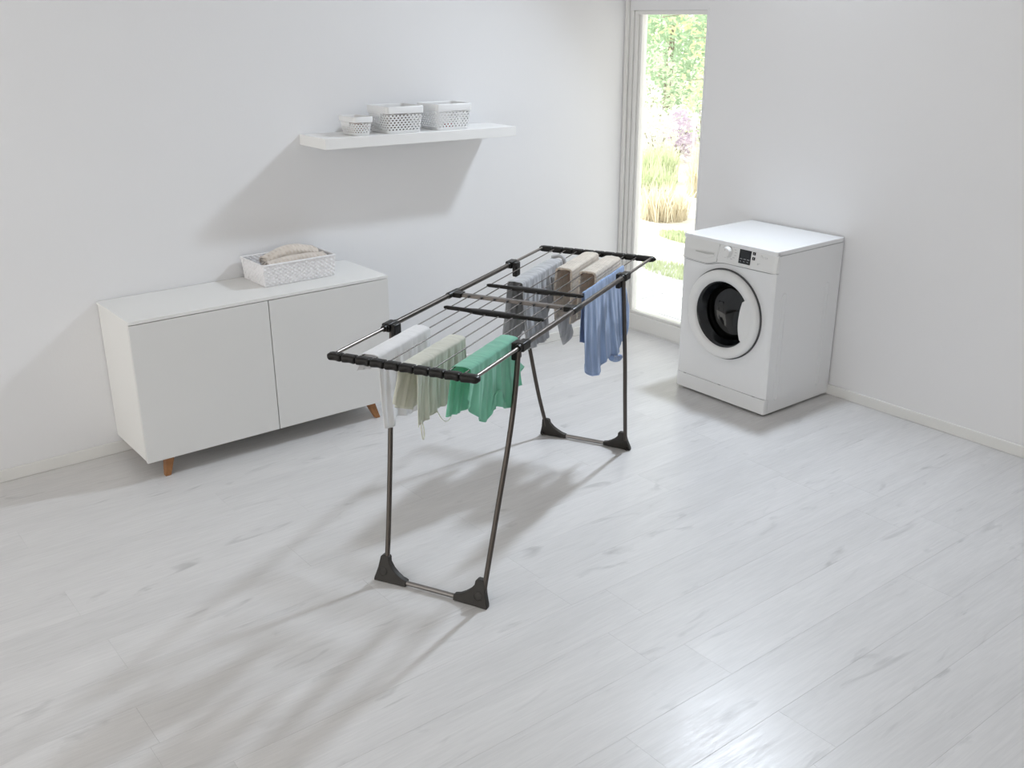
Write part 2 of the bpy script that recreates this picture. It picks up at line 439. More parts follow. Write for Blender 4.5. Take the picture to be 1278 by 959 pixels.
def perforated_box(label, xc, yc, dx, dy, h, rimh, rim_over, pitch, group):
    t = thing('storage_box', label, 'storage box', (xc, yc, shelf_z(yc)), group=group)
    t.rotation_euler = (TILT, 0, 0)
    hx, hy = dx/2, dy/2; rc = .018
    def outline(sx, sy, rc, n=6):
        pts = []
        for (cx, cy, a0) in ((sx-rc, sy-rc, 0), (-sx+rc, sy-rc, PI/2), (-sx+rc, -sy+rc, PI), (sx-rc, -sy+rc, 1.5*PI)):
            for k in range(n+1):
                a = a0+PI/2*k/n; pts.append((cx+rc*math.cos(a), cy+rc*math.sin(a)))
        return pts
    def band(levels):
        """levels: (z, inset)"""
        b = MB(); n = None; vs = []; fs = []
        for z, ins in levels:
            o_ = outline(hx-ins, hy-ins, rc); n = len(o_)
            vs += [(x, y, z) for x, y in o_]
        for j in range(len(levels)-1):
            for k in range(n):
                k2 = (k+1) % n; fs.append((j*n+k, j*n+k2, (j+1)*n+k2, (j+1)*n+k))
        return b.add(vs, fs)
    body_h = h-rimh
    tp = .010      # taper inset at the base
    # lattice: path around the box, staggered diamond holes
    o_ = outline(hx, hy, rc, 4); per = 0; cum = [0]
    o_.append(o_[0])
    for k in range(len(o_)-1):
        per += math.dist(o_[k], o_[k+1]); cum.append(per)
    def at(s, ins):
        s = s % per
        for k in range(len(cum)-1):
            if cum[k+1] >= s:
                f = (s-cum[k])/max(1e-9, cum[k+1]-cum[k]); x = lerp(o_[k][0], o_[k+1][0], f); y = lerp(o_[k][1], o_[k+1][1], f)
                return x*(1-ins/hx), y*(1-ins/hy)
    zl, zh = .012, body_h-.004
    nc = int(per/pitch); pc = per/nc; nr = max(3, int((zh-zl)/(pitch*.5))); pr = (zh-zl)/nr
    b = MB(); vs = []; fs = []
    def pt(s, z):
        ins = lerp(tp, 0, z/body_h); x, y = at(s, ins); return (x, y, z)
    for r_ in range(nr):
        off = .5*pc*(r_ % 2)
        z0, z1 = zl+r_*pr, zl+(r_+1)*pr; zm = (z0+z1)/2
        for c_ in range(nc):
            s0 = c_*pc+off; s1 = s0+pc; sm = (s0+s1)/2; k = len(vs); e = .33*pc; ez = .40*pr
            vs += [pt(s0, z0), pt(s1, z0), pt(s1, z1), pt(s0, z1), pt(sm, zm-ez), pt(sm+e, zm), pt(sm, zm+ez), pt(sm-e, zm)]
            fs += [(k, k+1, k+4), (k+1, k+5, k+4), (k+1, k+2, k+5), (k+2, k+6, k+5), (k+2, k+3, k+6), (k+3, k+7, k+6), (k+3, k, k+7), (k, k+4, k+7)]
    o = MB().add(vs, fs).build('perforated_wall', 'box_plastic', t)
    o.modifiers.new('thick', 'SOLIDIFY').thickness = .0022
    band([(0, tp+.003), (.0015, tp+.0005), (zl+.0005, lerp(tp, 0, zl/body_h)-.0008), (zl+.0005, lerp(tp, 0, zl/body_h)+.003), (.003, tp+.004), (.003, hx*.98)]).build('base', 'box_plastic', t, smooth=40)
    ro = rim_over
    band([(body_h, .0), (body_h, -ro), (h-.003, -ro-.001), (h, -ro+.001), (h, .002), (h-.004, .004), (body_h, .003), (body_h, 0)]).build('rim', 'box_plastic', t, smooth=40)
    for s_ in (-1, 1):
        y = s_*(hy+ro*.6)
        hb = MB().box(-hx*.45, hx*.45, min(y, y+s_*.006), max(y, y+s_*.006), body_h-.018, body_h+.001)
        hb.build('handle', 'box_plastic', t, bevel=.0025)
    return t
G = 'white perforated boxes on the wall shelf'
perforated_box('smallest white perforated plastic box at the left on the wall shelf', .165, -1.958, .150, .100, .088, .026, .004, .017, G)
perforated_box('large white perforated plastic box in the middle of the wall shelf', .145, -1.722, .190, .210, .128, .034, .004, .021, G)
perforated_box('large white perforated plastic box at the right of the row on the wall shelf', .140, -1.424, .180, .215, .128, .034, .004, .021, G)
def bundle(name, label, xc, yc, sx, sy, sz, material):
    vs = []; fs = []; n, m_ = 16, 10; uvs = []
    for j in range(m_+1):
        ph = PI*j/m_
        for i in range(n):
            a = 2*PI*i/n; q = 1+.18*noise.noise(Vector((math.cos(a)*2, math.sin(a)*2+xc*9, ph*1.7+yc)))
            cx = math.copysign(abs(math.cos(a))**.6, math.cos(a)); cy = math.copysign(abs(math.sin(a))**.6, math.sin(a))
            s_ = math.sin(ph)**.6
            vs.append((cx*s_*sx*q, cy*s_*sy*q, sz*(1-math.copysign(abs(math.cos(ph))**.7, math.cos(ph))) * (q if j > 1 else 1)))
    for j in range(m_):
        for i in range(n):
            i2 = (i+1) % n; fs.append((j*n+i, j*n+i2, (j+1)*n+i2, (j+1)*n+i))
    o = MB().add(vs, fs).build(name, material, smooth=70)
    uvl = o.data.uv_layers.new(name='UVMap')
    for l in o.data.loops:
        v = o.data.vertices[l.vertex_index].co; uvl.data[l.index].uv = (v.x, v.y)
    o.location = (xc, yc, shelf_z(yc)+.005)
    return tag(o, label, 'cloth')
bundle('folded_cloth', 'rust brown cloth glimpsed through the holes of the smallest shelf box', .165, -1.958, .050, .030, .026, 'rust_cloth')
bundle('folded_cloth', 'dark brown cloth glimpsed through the holes of the middle shelf box', .148, -1.718, .064, .072, .042, 'brown_cloth')
bundle('folded_cloth', 'small red cloth glimpsed through the holes of the right shelf box', .185, -1.43, .022, .024, .013, 'red_cloth')

# ------------------------------------------------------------------ washing machine
MX, MY, MWd, MD, MH = 1.0286, -.5456, .5955, .535, .85
wm = thing('washing_machine', 'white front-loading washing machine with round black glass door beside the glazed door', 'washing machine', (MX, MY, 0))
DCX, DCZ, DR = .298, .476, .231
def rounded_front(x, y): return y
# carcass: sides, back, floor (open at the front)
sidep = [(.0115, .0915), (.0305, .0915), (.0305, .012), (MD, .012), (MD, MH-.026), (.0255, MH-.026), (.0255, .7385), (.0115, .7385)]
b = MB().prism(sidep, lambda u, v, d: (d, u, v), 0, .012).prism(sidep, lambda u, v, d: (d, u, v), MWd-.012, MWd)
b.box(.012, MWd-.012, MD-.012, MD, .012, MH-.026).box(.012, MWd-.012, .032, MD-.012, .012, .03)
b.build('body', 'enamel', wm)
# front panel with a round hole and rounded vertical edges
def front_panel():
    n = 96; hole = .212; zlo, x0, x1 = .094, .0, MWd
    def upper(x):      # lower edge of the control panel
        pts = [(0, .7185), (.10, .7135), (.165, .712), (.20, .719), (.24, .7315), (.28, .7365), (.5955, .7385)]
        for (a, za), (b_, zb) in zip(pts, pts[1:]):
            if x <= b_: return lerp(za, zb, (x-a)/(b_-a))
        return pts[-1][1]
    cols = 64; rows = 60; vs = []; fs = []
    # polar strip circle -> rectangle
    rings = 10
    def rect_hit(a):
        dx, dz = math.cos(a), math.sin(a); best = 9
        if dx > 1e-6: best = min(best, (x1-DCX)/dx)
        if dx < -1e-6: best = min(best, (x0-DCX)/dx)
        if dz < -1e-6: best = min(best, (zlo-DCZ)/dz)
        if dz > 1e-6:
            t = .1
            for _ in range(30):
                x = min(max(DCX+dx*t, x0), x1); t = (upper(x)-DCZ)/dz
            best = min(best, t)
        return best
    angs = sorted([2*PI*k/n for k in range(n)] + [math.atan2(z-DCZ, x-DCX) % (2*PI) for x, z in ((x0, zlo), (x1, zlo), (x0, upper(x0)), (x1, upper(x1)))])
    N_ = len(angs)
    for a in angs:
        R = rect_hit(a)
        for j in range(rings+1):
            q = j/rings
            r = lerp(hole, R, q**1.2)
            x = DCX+math.cos(a)*r; z = DCZ+math.sin(a)*r
            rec = .007*max(0, 1-max(0, (r-.238)/.03)) if r < .268 else 0    # shallow round recess about the door
            e = min(x, x1-x); rnd_ = .012*max(0, 1-e/.014)**2
            vs.append((x, rec+rnd_, z))
    for k in range(N_):
        k2 = (k+1) % N_
        for j in range(rings):
            fs.append((k*(rings+1)+j, k2*(rings+1)+j, k2*(rings+1)+j+1, k*(rings+1)+j+1))
    o = MB().add(vs, fs).build('front_panel', 'enamel', wm, smooth=50)
    return upper
upper = front_panel()
# plinth panel
pl = MB(); poly = [(0, .012), (.0, .01), (.006, 0), (MWd-.006, 0), (MWd, .01), (MWd, .03), (0, .03)]
pl.prism([(0, .03), (0, .010), (.003, .003), (.010, .0), (MWd-.010, 0), (MWd-.003, .003), (MWd, .010), (MWd, .03)], lambda u, v, d: (u, v, d), .012, .0915)
pl.build('plinth', 'enamel', wm, bevel=.002)
MB().box(.006, MWd-.006, .006, .02, .08, .1).build('plinth_gap', 'print_pale', wm)
for x in (.06, .30, .525): MB().box(x-.008, x+.008, -.001, .004, .0905, .0945).build('plinth_clip', 'print_grey', wm)
# control panel
cp = MB(); vs = []; fs = []; cols = 60
def cpy(z): return -.004 + .012*max(0, (z-.715)/.12)**1.5
zs = 8
for i in range(cols+1):
    x = MWd*i/cols; lo = upper(x)+.0036; hi = MH-.012
    e = min(x, MWd-x); rr_ = .008*max(0, 1-e/.010)**2
    for j in range(zs+1):
        z = lerp(lo, hi, j/zs); vs.append((x, cpy(z)+rr_, z))
    vs.append((x, .025, hi)); vs.append((x, .025, lo))
st = zs+3
for i in range(cols):
    for j in range(st):
        j2 = (j+1) % st; fs.append((i*st+j, (i+1)*st+j, (i+1)*st+j2, i*st+j2))
fs.append(tuple(range(st-1, -1, -1))); fs.append(tuple(cols*st+j for j in range(st)))
panel = cp.add(vs, fs).build('control_panel', 'machine_plastic', wm, smooth=40)
MB().box(.012, MWd-.012, .0135, .045, .708, .748).build('panel_gap', 'print_grey', wm)
def plate(name, material, poly, depth0, depth1, parent=wm, bevel=.0, label=None, smooth=None):
    return MB().prism(poly, lambda u, v, d: (u, cpy(v)+d, v), depth0, depth1).build(name, material, parent, bevel=bevel, label=label, smooth=smooth)
# detergent drawer; its grip looks recessed by a darker strip painted as shade
dr_out = [(.020, .833), (.018, .728), (.10, .7225), (.165, .7205), (.195, .726), (.222, .736), (.232, .740), (.240, .833)]
plate('drawer_gap', 'print_pale', [(x + (-.0022 if x < .1 else .0022), z + (.0022 if z > .8 else -.0022)) for x, z in dr_out], .0, -.0006)
drawer = plate('detergent_drawer', 'drawer_plastic', dr_out, .001, -.004, bevel=.0015)
grip = plate('grip', 'drawer_plastic', [(.085, .776), (.215, .782), (.216, .764), (.168, .745), (.150, .744), (.090, .752)], -.0035, -.0052, drawer, bevel=.001)
plate('grip_shade_strip', 'grip_shade', [(.089, .7735), (.212, .779), (.212, .772), (.168, .766), (.092, .768)], -.0050, -.0056, drawer)
# knob
kx, kz = .297, .7995
fnk = lambda r_, s_, d: (kx+r_, cpy(kz)-d, kz+s_)
knob = MB().lathe([(.0001, .026), (.021, .026), (.0245, .024), (.027, .004), (.030, .0)], fnk, 48).build('program_knob', 'machine_plastic', wm, smooth=35)
MB().box(kx-.001, kx+.001, cpy(kz)-.0268, cpy(kz)-.026, kz+.010, kz+.021).build('pointer', 'print_pale', knob)
# printed programme marks around the knob
b = MB()
for k in range(15):
    a = PI*.5 + 2*PI*(k+.5)/15; c_, s_ = math.cos(a), math.sin(a)
    x, z = kx+c_*.042, kz+s_*.034; side = 1 if c_ > 0 else -1
    ln = .016 if c_ > 0 else .006
    z = min(max(z, .748), .832)
    y = cpy(z)-.0006
    if .242 < x < .345: b.box(x, x+ln*.8, y, y+.001, z-.0010, z+.0010)
b.build('programme_marks', 'print_pale', wm)['kind'] = 'stuff'
# display and keys
disp = plate('display', 'display_black', [(.368, .832), (.440, .832), (.440, .758), (.368, .758)], .0, -.0015)
b = MB()
for i in range(3):
    for z, w in ((.7815, .014), (.769, .008)):
        x = .376+i*.022; b.box(x, x+w, cpy(z)-.0021, cpy(z)-.0016, z-.0011, z+.0011)
b.build('display_marks', 'print_pale', disp)['kind'] = 'stuff'
for z in (.818, .794):
    kb = plate('key_button', 'display_black', [(.449, z+.007), (.466, z+.007), (.466, z-.007), (.449, z-.007)], .0, -.002)
    MB().box(.456, .459, cpy(z)-.0026, cpy(z)-.0019, z-.003, z+.003).build('key_mark', 'print_pale', kb)
fnb = lambda r_, s_, d: (.500+r_, cpy(.809)-d, .809+s_)
MB().lathe([(.0001, .004), (.007, .004), (.0085, .003), (.0095, .0)], fnb, 24).build('start_button', 'machine_plastic', wm, smooth=35)
b = MB()
for z in (.811, .806):
    for k, x in enumerate((.515, .524, .533)): b.box(x, x+(.003 if k == 0 else .006), cpy(z)-.0006, cpy(z), z-.0008, z+.0008)
b.box(.487, .490, cpy(.772)-.0006, cpy(.772), .769, .775); b.box(.492, .500, cpy(.772)-.0006, cpy(.772), .7745, .776); b.box(.484, .4855, cpy(.772)-.0006, cpy(.772), .766, .777)
b.build('printed_marks', 'print_pale', wm)['kind'] = 'stuff'
# worktop
MB().box(0, MWd, .004, MD, MH-.024, MH).build('worktop', 'enamel', wm, bevel=.004)
MB().box(.002, MWd-.002, .02, MD-.002, MH-.0275, MH-.0235).build('worktop_gap', 'print_pale', wm)
# side pressings
for y in (.085, .43):
    pr_ = MB(); pts = []
    for k in range(13): a = PI*k/12; pts.append((y+.014*math.cos(a), .62+.014*math.sin(a)))
    for k in range(13): a = PI+PI*k/12; pts.append((y+.014*math.cos(a), .09+.014*math.sin(a)))
    pr_.tube([(MWd+.0003, p[0], p[1]) for p in pts+[pts[0]]], .0016, 6, cap=False)
    pr_.build('side_pressing', 'enamel', wm, smooth=60)
# door
fd = lambda r_, s_, d: (DCX+r_, d, DCZ+s_)
MB().lathe([(.2365, .010), (.2365, .001), (.231, -.001), (.222, .006)], fd, 96).build('door_shadow_gap', 'rubber', wm, smooth=40)
prof = [(.2285, .008), (.230, -.004), (.2285, -.018), (.222, -.027), (.212, -.030), (.196, -.0285), (.182, -.024), (.173, -.016), (.170, -.006), (.170, .020), (.20, .020)]
door = MB().lathe(prof, fd, 96).build('door', 'machine_plastic', wm, smooth=50)
# door handle: the bay on the right that covers the edge of the glass
pts = []
inn = [(.431, .572), (.421, .535), (.4145, .49), (.413, .45), (.418, .41), (.428, .375)]
for k in range(13):
    a = math.atan2(.375-DCZ, .428-DCX) + (math.atan2(.572-DCZ, .431-DCX)-math.atan2(.375-DCZ, .428-DCX))*k/12
    pts.append((DCX+math.cos(a)*.197, DCZ+math.sin(a)*.197))
inn2 = spline([(x, 0, z) for x, z in inn], 4); poly = pts + [(p.x, p.z) for p in inn2]
MB().prism(poly, lambda u, v, d: (u, d, v), -.0105, -.0275).build('handle', 'machine_plastic', door, bevel=.003)
MB().lathe([(.1735, -.012), (.168, -.010), (.160, .004), (.150, .022), (.143, .034)], fd, 96).build('glass_rim', 'display_black', door, smooth=50)
MB().lathe([(.171, .000), (.158, .020), (.147, .055), (.138, .085), (.120, .100), (.075, .112), (.0001, .116)], fd, 96).build('glass_bowl', 'door_glass', door, smooth=60)
# drum
MB().lathe([(.212, .008), (.205, .03), (.180, .05), (.176, .085), (.190, .10)], fd, 72).build('door_seal', 'rubber', wm, smooth=50)
drum = MB().lathe([(.172, .105), (.178, .10), (.235, .115), (.235, .42), (.22, .44), (.0001, .44)], fd, 72).build('drum', 'drum_steel', wm, smooth=40)
MB().lathe([(.173, .098), (.178, .094), (.183, .098), (.178, .106)], fd, 72, closed=True).build('drum_lip', 'chrome', drum, smooth=60)
for k in range(3):
    a0 = .6 + 2*PI*k/3; b = MB(); poly = [(-.05, .234), (.05, .234), (.02, .19), (-.02, .19)]
    b.prism(poly, lambda u, v, d, a0=a0: (DCX+math.cos(a0+u/.2)*v, d, DCZ+math.sin(a0+u/.2)*v), .14, .40)
    b.build('drum_paddle', 'drum_steel', drum, bevel=.008)
for sx in (.06, MWd-.06):
    for sy in (.07, MD-.07): MB().lathe([(.0001, .0), (.022, .0), (.022, .008), (.012, .016)], lambda r_, s_, d, sx=sx, sy=sy: (sx+r_, sy+s_, d), 20).build('foot', 'rubber', wm, smooth=40)

# ------------------------------------------------------------------ drying rack
RT = math.radians(116.0667); RO = Vector((1.6094, -2.1106, 0)); RH = .895
rack = thing('drying_rack', 'dark metal winged clothes drying rack with eight wires standing on the floor', 'drying rack', RO, RT)
# local axes of the rack: x = length (towards the glazed door), y = left, z = up
AN, AF, HB = -.848, .852, .258
def smooth_path(pts, n=6): return spline(pts, n)
def wire_b(k, a):
    f = (a-(-.862))/(.83+.862); return lerp(.163-.054*k, .213-.0571*k, f)
# side tubes : thin extensions and thick middle
for s_, bn, bf in ((1, .256, .276), (-1, -.261, -.253)):
    def sb(a): return lerp(bn, bf, (a-AN)/(AF-AN))
    MB().tube([(AN+.004, sb(AN), RH), (-.50, sb(-.5), RH)], .0062, 12).build('wing_tube', 'steel_tube', rack, smooth=60)
    MB().tube([(.50, sb(.5), RH), (AF-.006, sb(AF), RH)], .0062, 12).build('wing_tube', 'steel_tube', rack, smooth=60)
    MB().tube([(-.505, sb(-.505), RH), (.505, sb(.505), RH)], .0098, 14).build('side_tube', 'tube_metal', rack, smooth=60)
    # centre sleeve
    y = sb(-.035)
    MB().tube([(-.078, y, RH), (-.074, y, RH), (.004, y, RH), (.008, y, RH)], [.0115, .0128, .0128, .0115], 16).build('sleeve', 'black_plastic', rack, smooth=40)
    y2 = y - s_*.010
    MB().box(-.056, -.014, min(y2, y2-s_*.034), max(y2, y2-s_*.034), RH-.010, RH+.009).build('sleeve_socket', 'black_plastic', rack, bevel=.002)
    # hinge brackets
    for ah, sg in ((-.505, -1), (.505, 1)):
        y = sb(ah)
        br = MB().box(ah-.030, ah+.030, y-.016, y+.016, RH-.016, RH+.015)
        yi = y-s_*.014
        o = br.build('hinge_bracket', 'black_plastic', rack, bevel=.005)
        MB().tube([(ah-.042*1, y, RH), (ah-.03, y, RH), (ah+.03, y, RH), (ah+.042, y, RH)], [.0115, .0135, .0135, .0115], 14).build('collar', 'black_plastic', o, smooth=40)
        MB().box(ah-.022, ah+.022, min(yi, yi-s_*.020), max(yi, yi-s_*.020), RH-.052, RH+.010).build('leg_socket', 'black_plastic', o, bevel=.004)
# centre cross bar
MB().box(-.047, -.023, -.226, .222, RH-.008, RH+.006).build('cross_bar', 'steel_tube', rack, bevel=.003)
# wires
for k in range(8):
    p0 = (AN-.004, wire_b(k, AN), RH); p1 = (AF-.012, wire_b(k, AF), RH)
    MB().tube([p0, p1], .0022, 8).build('wire', 'wire_steel', rack, smooth=60)
    MB().tube([(-.058, wire_b(k, -.05), RH), (-.046, wire_b(k, -.04), RH)], .0046, 8).build('wire_grommet', 'black_plastic', rack, smooth=60)
# spacer bars with a swollen middle
for a_, b0, b1 in ((-.228, .196, -.212), (.124, .196, -.222)):
    poly_r = []; n = 40; vs = []; fs = []
    for i in range(n+1):
        f = i/n; y = lerp(b0, b1, f); g = (y-(b0+b1)/2)/(b1-b0)*2
        sm = 1/(1+math.exp((abs(g)-.42)*22)); w = .0070 + .0105*sm; hh = .0062+.0018*sm
        if i in (0, n): w *= .6; hh *= .6
        for qx, qz in ((-w, -hh), (-w, hh*.5), (-w*.6, hh), (w*.6, hh), (w, hh*.5), (w, -hh)): vs.append((a_+qx, y, RH+.004+qz))
    for i in range(n):
        for j in range(6): fs.append((i*6+j, i*6+(j+1) % 6, (i+1)*6+(j+1) % 6, (i+1)*6+j))
    fs.append((5, 4, 3, 2, 1, 0)); fs.append(tuple(n*6+j for j in range(6)))
    MB().add(vs, fs).build('spacer_bar', 'black_plastic', rack, smooth=35)
# end bars
def end_bar(a, sg, seg):
    """sg -1: near, +1: far end"""
    edges = [.276] + [.217-.054*k for k in range(9)] + [-.281] if sg < 0 else [.296] + [.2265-.0508*k for k in range(9)] + [-.275]
    root = MB().tube([(a, edges[0]-.01, RH-.002), (a, edges[-1]+.01, RH-.002)], .0105, 12).build('end_bar', 'black_plastic', rack, smooth=60)
    for i in range(10):
        y0, y1 = edges[i], edges[i+1]; n = 14; vs = []; fs = []; m_ = 12
        gap = .0016
        for j in range(n+1):
            f = j/n; y = lerp(y0-(0 if i == 0 else gap), y1+(0 if i == 9 else gap), f)
            e = min(f, 1-f); end_r = 1.0
            if e < .12: end_r = .78+.22*math.sqrt(max(0, 1-(1-e/.12)**2))
            if i == 0 and f < .35: end_r = max(.12, math.sqrt(max(0, 1-(1-f/.35)**2)))
            if i == 9 and f > .65: end_r = max(.12, math.sqrt(max(0, 1-((f-.65)/.35)**2)))
            scoop = .0055*math.exp(-((f-.55)/.24)**2)
            for k in range(m_):
                an = 2*PI*k/m_+PI/m_; cx = math.copysign(abs(math.cos(an))**.55, math.cos(an)); cz = math.copysign(abs(math.sin(an))**.55, math.sin(an))
                xx = cx*.0185; zz = cz*.0132
                if cx*sg > 0: xx -= sg*scoop*(1 if cz < .3 else .3)
                vs.append((a+xx*end_r, y, RH-.004+zz*end_r))
        for j in range(n):
            for k in range(m_): fs.append((j*m_+k, j*m_+(k+1) % m_, (j+1)*m_+(k+1) % m_, (j+1)*m_+k))
        fs.append(tuple(range(m_-1, -1, -1))); fs.append(tuple(n*m_+k for k in range(m_)))
        MB().add(vs, fs).build('grip_segment', 'black_plastic', root, smooth=50)
end_bar(AN-.006, -1, 10); end_bar(AF+.004, 1, 10)
# legs, feet and floor tubes
legs = {(-1, 1): [(-.508, .250, .885), (-.545, .240, .72), (-.608, .217, .471), (-.675, .196, .21), (-.716, .186, .055)],
        (-1, -1): [(-.506, -.244, .885), (-.546, -.246, .71), (-.588, -.241, .55), (-.645, -.2265, .331), (-.718, -.208, .050)],
        (1, 1): [(.508, .252, .885), (.555, .243, .68), (.617, .231, .456), (.675, .217, .239), (.724, .196, .055)],
        (1, -1): [(.508, -.246, .885), (.555, -.241, .68), (.608, -.232, .487), (.66, -.221, .28), (.722, -.208, .055)]}
for (sa, s_), pts in legs.items():
    MB().tube(smooth_path(pts, 6), .0092, 12).build('leg', 'tube_metal', rack, smooth=60)
    aft = .73 if sa < 0 else .741
    poly = [(.230, 0), (.229, .012), (.2175, .05), (.2105, .092), (.204, .096), (.182, .096), (.1755, .090), (.1735, .074), (.157, .054), (.138, .040), (.118, .029), (.096, .023), (.096, .0035), (.17, .002)]
    def fnf(u, v, d, sa=sa, s_=s_, aft=aft): return (sa*(aft - v*.2586) + d, s_*u, v)
    fo = MB().prism(poly, fnf, -.0115, .0115).build('foot', 'foot_plastic', rack, bevel=.003)
    disc = MB().lathe([(.0001, .0128), (.0125, .0128), (.0135, .0118), (.0150, .0118), (.0155, .0128), (.0160, .0116)],
                      lambda r_, q_, d: fnf(.193+r_, .040+q_, sa*d), 32).build('foot_disc', 'foot_plastic', fo, smooth=40)
    if sa > 0: MB().lathe([(.0001, -.021), (.007, -.021), (.007, -.010)], lambda r_, q_, d: fnf(.214+r_, .010+q_, d), 16).build('foot_stud', 'foot_plastic', fo, smooth=40)
for sa, aft in ((-1, .727), (1, .738)):
    MB().tube([(sa*aft, -.102, .0135), (sa*aft, .102, .0135)], .0088, 12).build('floor_tube', 'foot_tube', rack, smooth=60)

# ------------------------------------------------------------------ laundry
R3 = Matrix.Translation(RO) @ Matrix.Rotation(RT, 4, 'Z')
def interp(keys, s):
    for (s0, v0), (s1, v1) in zip(keys, keys[1:]):
        if s <= s1:
            f = 0 if s1 == s0 else (s-s0)/(s1-s0); return tuple(lerp(a, b, f) for a, b in zip(v0, v1))
    return keys[-1][1]
def garment(name, label, cat, material, a0, a1, wk, front, back, fold=(.006, 5), thick=.0018, seed=0., top=.0, nf=34, nb=26, nt=8, ncol=96, flare=.012, group=None, single=False, lift=.0055, bulge=0., part='cloth', fringe=.0):
    """cloth hung over wires wk=(back, front): columns run from back hem over the wires to the front hem.
    front/back: list of (s, (a_hem, z_hem)), s = 0..1 along the top edge from near to far"""
    t = thing(name, label, cat, group=group)
    t.matrix_world = R3 @ Matrix.Translation(((a0+a1)/2, wire_b(wk[1], (a0+a1)/2), min(v[1][1] for v in front+back)))
    inv = Matrix.Translation((-(a0+a1)/2, -wire_b(wk[1], (a0+a1)/2), -min(v[1][1] for v in front+back)))
    vs = []; uvs = []; rows = None
    zt = RH+lift+top
    def smooth_hem(keys, q=2):
        H = [interp(keys, i/ncol) for i in range(ncol+1)]
        for _ in range(q):
            H = [H[0]] + [tuple((H[i-1][c]+H[i][c]*2+H[i+1][c])/4 for c in (0, 1)) for i in range(1, ncol)] + [H[-1]]
        return H
    HF, HB_ = smooth_hem(front, 6), smooth_hem(back, 6)
    for i in range(ncol+1):
        s = i/ncol; at_ = lerp(a0, a1, s)
        bb, bf = wire_b(wk[0], at_)+.0035, wire_b(wk[1], at_)-.0035
        if single: bb, bf = wire_b(wk[0], at_)+.004, wire_b(wk[1], at_)-.004
        col = []
        def flap(side, hem, n, b0):
            pts = []
            for j in range(1, n+1):
                f = j/n; ah, zh = hem
                a = at_ + (ah-at_)*f**1.15
                z = zt - (zt-zh)*f
                ph = fold[1]*2*PI*s + seed*3.1 + side*.7
                amp = fold[0]*f**.8
                w = math.sin(ph+1.1*math.sin(ph*.37+seed)) + .45*math.sin(ph*2.3+seed*5+f)
                nz_ = noise.noise(Vector((a*9, z*5, seed+side*4)))*.010*f + noise.noise(Vector((a*34, z*12, seed+side*9)))*.0035*f
                bo = b0 - side*(flare*f**1.3 + .0015) - (amp*w + nz_)*1.0
                bo -= side*bulge*math.sin(PI*min(1, f*1.0))
                pts.append((a + amp*.15*math.cos(ph*1.2), bo, z - .004*fringe*math.sin(i*2.1)*(f > .97)))
            return pts
        col += list(reversed(flap(-1, HB_[i], nb, bb)))
        for j in range(nt+1):
            f = j/nt; b_ = lerp(bb, bf, f); arch = .0035*math.sin(PI*f) - .0025*(abs(2*f-1)**6)
            sag = -.002*math.sin(PI*f)*(1+noise.noise(Vector((at_*8, f*2, seed))))
            col.append((at_ + .004*noise.noise(Vector((s*3, f*3, seed))), b_, zt + arch + sag + .0012*noise.noise(Vector((at_*40, f*3, seed)))))
        col += flap(1, HF[i], nf, bf)
        rows = len(col); L_ = 0; prev = None
        for p in col:
            if prev: L_ += math.dist(p, prev)
            prev = p; vs.append(inv @ Vector(p)); uvs.append((at_, L_))
    fs = []
    for i in range(ncol):
        for j in range(rows-1): fs.append((i*rows+j, i*rows+j+1, (i+1)*rows+j+1, (i+1)*rows+j))
    me = bpy.data.meshes.new(part); me.from_pydata([tuple(v) for v in vs], [], fs); me.update()
    me.materials.append(MATS[material])
    uvl = me.uv_layers.new(name='UVMap')
    for l in me.loops: uvl.data[l.index].uv = uvs[l.vertex_index]
    for p in me.polygons: p.use_smooth = True
    o = bpy.data.objects.new(part, me); C.objects.link(o); o.parent = t
    sm = o.modifiers.new('thick', 'SOLIDIFY'); sm.thickness = thick; sm.offset = 0
    return t, inv, vs, rows
def strap(t, inv, pts, r, name, material, flat=1., n=6):
    path = [inv @ Vector(p) for p in spline(pts, n)]
    o = MB().tube(path, r, 8).build(name, material, t, smooth=70)
    uvl = o.data.uv_layers.new(name='UVMap')
    for l in o.data.loops: uvl.data[l.index].uv = (o.data.vertices[l.vertex_index].co.x, o.data.vertices[l.vertex_index].co.z)
    return o
def hem_band(t, vs, rows, i0, i1, name, material, r=.0022, row=-1):
    idx = [i*rows + (rows-1 if row == -1 else 0) for i in range(i0, i1+1)]
    o = MB().tube([vs[k] for k in idx], r, 6).build(name, material, t, smooth=70)
    uvl = o.data.uv_layers.new(name='UVMap')
    for l in o.data.loops: uvl.data[l.index].uv = (o.data.vertices[l.vertex_index].co.x, o.data.vertices[l.vertex_index].co.z)
    return o

def on_cloth(inv, vs, rows, a, z, front=True, out=.003):
    p = inv @ Vector((a, 0, z)); best = None
    for i in range(len(vs)//rows):
        for j in (range(rows//2, rows) if front else range(0, rows//2)):
            v = vs[i*rows+j]; d_ = (v.x-p.x)**2 + (v.z-p.z)**2
            if best is None or d_ < best[0]: best = (d_, v.y)
    q = inv.inverted() @ Vector((p.x, best[1], p.z)); return (a, q.y - (out if front else -out), z)
# white garment at the near left corner
t, inv, vs, rows = garment('white_shirt', 'plain white garment hanging at the near left corner of the rack', 'shirt', 'white_cotton', -.818, -.475, (0, 1),
        front=[(0, (-.815, .650)), (.12, (-.775, .640)), (.16, (-.762, .640)), (.19, (-.752, .668)), (.5, (-.64, .640)), (.75, (-.57, .66)), (1, (-.475, .67))],
        back=[(0, (-.835, .845)), (.4, (-.70, .815)), (1, (-.475, .80))], fold=(.006, 4), seed=1.3, flare=.010)
hem_band(t, vs, rows, 0, 96, 'hem', 'white_cotton', .0016)
